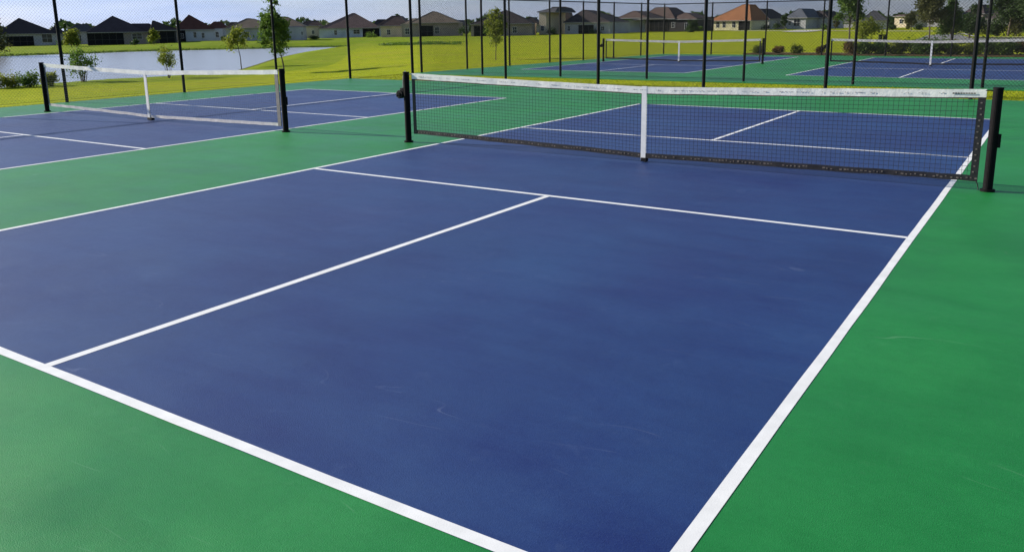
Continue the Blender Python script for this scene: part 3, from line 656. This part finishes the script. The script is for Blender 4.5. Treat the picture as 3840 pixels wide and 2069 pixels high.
HB = [(-182.2, 100.4, 1.8, 1.3, 'dark bush at the wall of the leftmost house'), (-170.8, 97.4, 2.2, 1.6, 'dark bush between the leftmost house and the low grey-roofed one'), (-154.9, 101.2, 1.8, 1.0, 'dark bush under the wide window of the big dark house'),
      (-154.8, 104.9, 2.0, 1.6, 'dark bush below the cream wall across the pond'), (-148.0, 117.9, 1.5, 1.2, 'dark bush at the right end of the red-roofed house'), (-145.8, 142.0, 2.3, .9, 'low bush before the little tan house'),
      (-140.3, 156.1, 3.6, .8, 'long low bush before the porch of the pinkish hip-roofed house'), (-137.4, 164.1, 2.2, .8, 'low bush before the cream gable'), (-105.7, 148.1, 2.6, 1.7, 'bush right of the brown-roofed house'),
      (-95.3, 160.4, 2.0, 1.3, 'bush left of the two-storey cream house'), (-87.9, 156.7, 2.3, 1.3, 'bush under the two-storey cream house'), (-79.9, 161.9, 3.0, .7, 'low hedge before the porch of the dark hip-roofed house'),
      (-81.3, 173.3, 2.0, 1.1, 'bush left of the white gable wall'), (-82.2, 179.4, 1.6, 1.1, 'bush right under the white gable wall'), (-66.9, 183.3, 2.4, 1.3, 'bush before the right end of the long brown house'),
      (-67.2, 189.8, 1.7, 1.2, 'bush at the left corner of the orange-roofed house'), (-58.6, 213.2, 2.6, 1.2, 'bush right of the orange-roofed house'), (-55.0, 211.2, 2.0, 1.7, 'rounder bush farther right of the orange-roofed house'),
      (-41.6, 203.4, 2.2, 1.3, 'bush before the long dark-roofed house'), (-25.3, 193.9, 1.9, 1.0, 'bush left of the cream flat-roofed house'), (-19.8, 190.7, 2.0, 1.1, 'bush at the right of the cream flat-roofed house'), (-96.2, 144.5, 2.6, 1.4, 'bush before the dark house behind the bright young tree')]
for i, (x, y, w, h, lab) in enumerate(HB): make_bush(x, y, w, h, 'deep' if i % 3 else 'mid', 'garden_bush', lab, 'bushes planted against the far houses', 240 + i, 700, .12, 3, 0, 10)
# row of low hedge shrubs in the mulch bed: three kinds, copied with their parts
HG = 'hedge shrubs in the bed behind the far courts'
protos = []
for k, (lm, w, h) in enumerate((('yellow', .95, .66), ('mid', 1.0, .62), ('rust', .85, .56))):
    protos.append(make_bush(-5.6 + k * 1.0, 39.3, w, h, lm, 'hedge_shrub', 'x', HG, 300 + k, 1500, .05, 5, 0, 14))
def place(proto, x, y, s, rz, fresh):
    if fresh: o = proto
    else:
        o = proto.copy(); C.objects.link(o)
        for c in proto.children: d = c.copy(); C.objects.link(d); d.parent = o
    o.location = (x, y, .0); o.scale = (s, s, s); o.rotation_euler.z = rz; return o
KIND = ['low yellow-green hedge shrub', 'low mid-green hedge shrub', 'low reddish-green hedge shrub']
ORD = ['%s from the left end of the hedge' % w for w in 'first,second,third,fourth,fifth,sixth,seventh,eighth,ninth,tenth,eleventh,twelfth,thirteenth,fourteenth,fifteenth,sixteenth,seventeenth,eighteenth,nineteenth,twentieth'.split(',')]
ORD += ['%s from the right end of the hedge' % w for w in 'twelfth,eleventh,tenth,ninth,eighth,seventh,sixth,fifth,fourth,third,second,first'.split(',')]
used = set(); x = -5.9; i = 0
while i < 32 and x < 20:
    k = rnd.choice([0, 1, 1, 0, 2]) if i else 0
    s = rnd.uniform(.62, .86) if x < -2.2 else rnd.uniform(.90, 1.10)
    protos_k = protos[k]; o = place(protos_k, x, 39.2 + rnd.uniform(-.25, .25), s, rnd.uniform(0, 6), k not in used); used.add(k)
    o['label'] = KIND[k] + (', small and separate, %s' % ORD[i] if x < -2.2 else ' in the closed row, %s' % ORD[i])
    o['group'] = HG
    x += rnd.uniform(.95, 1.25) if x < -2.2 else rnd.uniform(.56, .74); i += 1

# dense undergrowth beneath the big trees at the right edge, and the wood on the skyline
for i, (x, y, w, h, lm, lab) in enumerate([(-.9, 119, 2.4, 2.0, 'deep', 'dark thicket at the left foot of the large trees'), (1.2, 118, 2.6, 2.4, 'olive', 'brownish thicket between the large trees at right'),
        (3.2, 117, 2.6, 2.2, 'deep', 'dark thicket under the large tree cut by the frame'), (-3.0, 131, 3.0, 1.2, 'yellow', 'bright bush on the grass island left of the large trees')]):
    make_bush(x, y, w, h, lm, 'thicket', lab, 'thickets under the large trees', 330 + i, 1800, .12, 6, 0, 18)
r = np.random.default_rng(77); pts = []
for _ in range(15000):
    a = r.uniform(-1.25, .25); d = 330 + r.normal() * 10; x = CX + d * math.sin(a); y = CY + d * math.cos(a)
    hh = 4.2 + 1.6 * math.sin(a * 37) * math.sin(a * 91 + 1) + .8 * math.sin(a * 233)
    pts.append((x, y, -.6 - max(0, -a - .6) * 1.8 + r.uniform(0, hh)))
o = leaves('far_wood', LM['deep'], None, np.array(pts), 1.0, 78); tag(o, 'dark wood along the skyline behind the houses', kind='stuff')

# leaf tufts added to stand in for the far bank's shadow line
r = np.random.default_rng(9); pts = []
bank = POND[15:]
for (xa, ya), (xb, yb) in zip(bank, bank[1:]):
    L_ = math.hypot(xb - xa, yb - ya)
    for _ in range(int(L_ * 38)):
        t = r.uniform(); e = abs(r.normal()) * .35; x = xa + (xb - xa) * t; y = ya + (yb - ya) * t
        d = math.hypot(x - cx_, y - cy_); x += (x - cx_) / d * e; y += (y - cy_) / d * e
        pts.append((x, y, WZ + r.uniform(.02, .28)))
for _ in range(1500):      # same stand-in tufts for the shaded ditch bank carrying on to the right
    t = r.uniform(); x = -76.4 + (-57.2 + 76.4) * t + r.normal() * .4; y = 90.1 + (83.1 - 90.1) * t + r.normal() * .6; pts.append((x, y, ground(x, y, POND) + r.uniform(.0, .35)))
o = leaves('bank_shade_tufts', LM['mid'], None, np.array(pts), .12, 9); tag(o, 'low dark leaf tufts added as the shadow line of the far pond bank', kind='stuff')

# grass blades: the ragged edge where turf meets the slabs
def blades():
    r = np.random.default_rng(4); P_ = []
    for _ in range(22000): P_.append((-11.24 - r.exponential(1.9), r.uniform(2.5, 17.5)))
    for _ in range(9000): P_.append((r.uniform(-11.6, 14), r.uniform(16.66, 19.34)))
    for _ in range(7000): e = r.exponential(1.2); y = r.uniform(17, 37.6); P_.append((p2x(y) - .02 - e, y))
    P_ = np.array(P_); n = len(P_); z = np.array([ground(a, b, POND) for a, b in P_])
    h = r.uniform(.02, .055, n); w = r.uniform(.004, .009, n); a = r.uniform(0, 6.28, n); ln = r.normal(size=(n, 2)) * .022
    base = np.column_stack([P_, z - .01]); d = np.column_stack([np.cos(a) * w, np.sin(a) * w, np.zeros(n)])
    tip = base + np.column_stack([ln, h + .01])
    v = np.stack([base - d, base + d, tip], 1).reshape(-1, 3); m = bpy.data.meshes.new('grass_blades')
    m.vertices.add(3 * n); m.loops.add(3 * n); m.polygons.add(n); m.vertices.foreach_set('co', v.astype(np.float32).ravel())
    m.loops.foreach_set('vertex_index', np.arange(3 * n, dtype=np.int32)); m.polygons.foreach_set('loop_start', np.arange(0, 3 * n, 3, dtype=np.int32)); m.polygons.foreach_set('loop_total', np.full(n, 3, dtype=np.int32))
    m.materials.append(leafmat('grass_blade', (.20, .23, .008), (.30, .31, .012), .3)); m.update()
    o = bpy.data.objects.new('grass_blades', m); C.objects.link(o); tag(o, 'ragged short grass along the edges of the court slabs', kind='stuff')
blades()

# ---------------------------------------------------------------- houses
def hip(m, x0, x1, y0, y1, ze, xr, zr, ridge, pitch_run=None):
    """hip roof over a rectangle with overhang; ridge runs back from the front hip, or sideways when ridge > 0"""
    o = .45; x0 -= o; x1 += o; y0 -= o; y1 += o; w = x1 - x0
    run = min((y1 - y0) * .48, max(2.0, min(xr - x0, x1 - xr) if ridge < .3 else w * .35))
    ra, rb = xr - max(ridge, .05) / 2, xr + max(ridge, .05) / 2
    A, B, C_, D = (x0, y0, ze), (x1, y0, ze), (x1, y1, ze), (x0, y1, ze)
    E, F, G, H = (ra, y0 + run, zr), (rb, y0 + run, zr), (rb, y1 - run, zr), (ra, y1 - run, zr)
    m.poly([A, B, F, E]); m.poly([B, C_, G, F]); m.poly([C_, D, H, G]); m.poly([D, A, E, H]); m.poly([E, F, G, H])
    t = .16   # soffit and fascia edge
    m.poly([(x0, y0, ze - t), (x0, y1, ze - t), (x1, y1, ze - t), (x1, y0, ze - t)])
    return (x0, x1, y0, y1, ze, t, [A, B, C_, D], [E, F, G, H])
def house(x, y, z, a, x0, x1, wh, wings, rcol, wcol, feats, label, back=False):
    R = empty('house', (x, y, z), -a - (0 if abs(x + 31.3) < .1 else .42 if x > -93 else .12 if x > -150 else 0)); tag(R, label, 'house', 'single-storey houses across the field')
    dep = 11.0
    lo = min([x0] + [w[0] for w in wings]); hi = max([x1] + [w[1] for w in wings])
    wm = colmat('stucco_wall', wcol)
    wl = MB().box(x0 + .1, x1 - .1, 0, dep, -1.2, wh - .02)
    for l, r_, ev, px, pz, rg, yo in wings[1:]:
        wl.box(l + .5, r_ - .5, yo + .35, yo + dep - 1.5, -1.2, ev - .03)
    wo = wl.build('wall', wm, R)
    for q, (l, r_, ev, px, pz, rg, yo) in enumerate(wings):
        m = MB(); e = hip(m, l + .45, r_ - .45, yo + (.0 if q == 0 else .1), yo + dep - q, ev, px, max(pz, ev + .4), rg); ro = m.build('roof', colmat('roof_tile', rcol), R)
        f = MB(); X0, X1, Y0, Y1, ze, t, eav, rid = e
        for p, s in (((X0, Y0), (X1, Y0 + .03)), ((X0, Y0 + .03), (X0 + .03, Y1)), ((X1 - .03, Y0 + .03), (X1, Y1))): f.box(p[0], s[0], p[1], s[1], ze - t, ze - .005)
        f.build('fascia', M['fascia'], ro)
        c = MB()
        for p, s in zip(eav, rid): c.tube(p, s, .07, n=5)
        c.tube(rid[0], rid[3], .07, n=5).tube(rid[0], rid[1], .07, n=5)
        c.build('ridge_cap', colmat('roof_tile', tuple(v * .7 for v in rcol)), ro)
    for k, l, r_, b, t in feats:
        if k == 'window':
            w = MB().box(l - .07, r_ + .07, -.05, .0, b - .07, b).box(l - .07, r_ + .07, -.05, .0, t, t + .07).box(l - .07, l, -.05, .0, b, t).box(r_, r_ + .07, -.05, .0, b, t)
            w.box((l + r_) / 2 - .02, (l + r_) / 2 + .02, -.045, -.012, b, t); w.box(l, r_, -.042, -.013, (b + t) / 2 - .02, (b + t) / 2 + .02)
            wo_ = w.build('window', M['winframe'], R); MB().box(l, r_, -.012, .02, b, t).build('pane', M['glass'], wo_)
        elif k == 'porch':
            p = MB().box(l, r_, -.03, .02, max(0, b) - .1, t).build('porch_screen', M['screen'], R)
            n = max(2, int((r_ - l) / 1.2)); q = MB()
            for i in range(n + 1): xx = l + (r_ - l) * i / n; q.box(xx - .035, xx + .035, -.08, -.03, -.3, t)
            q.box(l, r_, -.075, -.032, t * .42, t * .42 + .06).box(l, r_, -.075, -.032, t - .06, t); q.build('porch_frame', M['mullion'], p)
        else:
            d = MB().box(l, r_, -.06, .0, b - .1, t).build('door', M['line'], R); MB().box(r_ - .16, r_ - .10, -.11, -.06, .95, 1.05).build('handle', M['black'], d)
    return R
HL = ['leftmost house across the pond, dark hip roof and grey wall with a wide window', 'low grey-roofed house between the leftmost house and the big dark one', 'big very dark house with a screened porch across the pond',
 'narrow cream-walled house beside the big dark one', 'small house with a purple-brown roof, half hidden by the second fence post', 'house with a reddish hip roof and three small windows in a pale blue wall',
 'wide tan-roofed house behind the tallest sapling', 'little tan-walled house between the tan and pinkish roofed houses', 'broad hip-roofed house with pinkish brown tiles, open left of the net post', 'house with brown roof and cream end wall behind the fence corner',
 'brown-walled house with tan roof right of the fence corner', 'very dark house behind the bright young tree', 'narrow two-storey cream house, tallest wall in the row', 'brown-roofed house attached behind the two-storey cream one',
 'dark hip-roofed house with grey wall right of the two-storey cream one', 'house with white gable wall in the middle of the row', 'long dark house with a flat-topped brown roof', 'orange-roofed house with yellow walls and three dark windows',
 'dark-roofed house just right of the orange-roofed one', 'house with a blue-grey roof', 'long dark-roofed house right of the blue-grey one', 'grey house with a bright white door', 'cream-walled house with a low flat brown roof', 'purple-roofed house behind the road at far right']
for h, lab in zip(HOUSES, HL): house(*h, lab)
BL = ['roof top showing behind the leftmost house', 'grey roof top showing behind the low grey-roofed house', 'dark roof top left of the two-storey cream house', 'brown roof top right of the dark hip-roofed house',
      'dark roof top between pinkish and cream houses', 'grey roof top right of the tan-roofed brown house', 'grey roof top left of the blue-grey house',
      'brown roof top right behind the red-roofed house', 'dark roof top between the wide tan roof and the little tan house', 'purple roof top showing at the fence corner post', 'dark roof top over the two-storey cream house', 'grey roof top right of the white gable',
      'brown roof top left of the orange-roofed house', 'grey roof top behind the tall narrow dark tree', 'tan roof top behind the thin-crowned tree by the road', 'grey roof top behind the full green oval tree', 'purple roof top behind the large dark trees at right']
for (x, y, z, a, x0, x1, wh, px, pz, rg, rc), lab in zip(BACK, BL): house(x, y, z, a, x0, x1, wh, [(x0, x1, wh, px, pz, rg, 0)], rc, (.28, .28, .30), [('window', x0 * .5, x0 * .5 + .8, .9, 1.9)], lab)

# litter bin by the field path
z = ground(-9.4, 91.8, POND); R = empty('litter_bin', (-9.4, 91.8, z), .2); tag(R, 'squat black litter bin standing on the grass beyond the far net', 'bin')
MB().tube((-.22, 0, 0), (-.22, 0, .60), .20, n=16).tube((.22, 0, 0), (.22, 0, .60), .20, n=16).build('drum', M['black'], R)
MB().box(-.46, .46, -.24, .24, .60, .66).build('lid', M['steel'], R, bevel=.02)
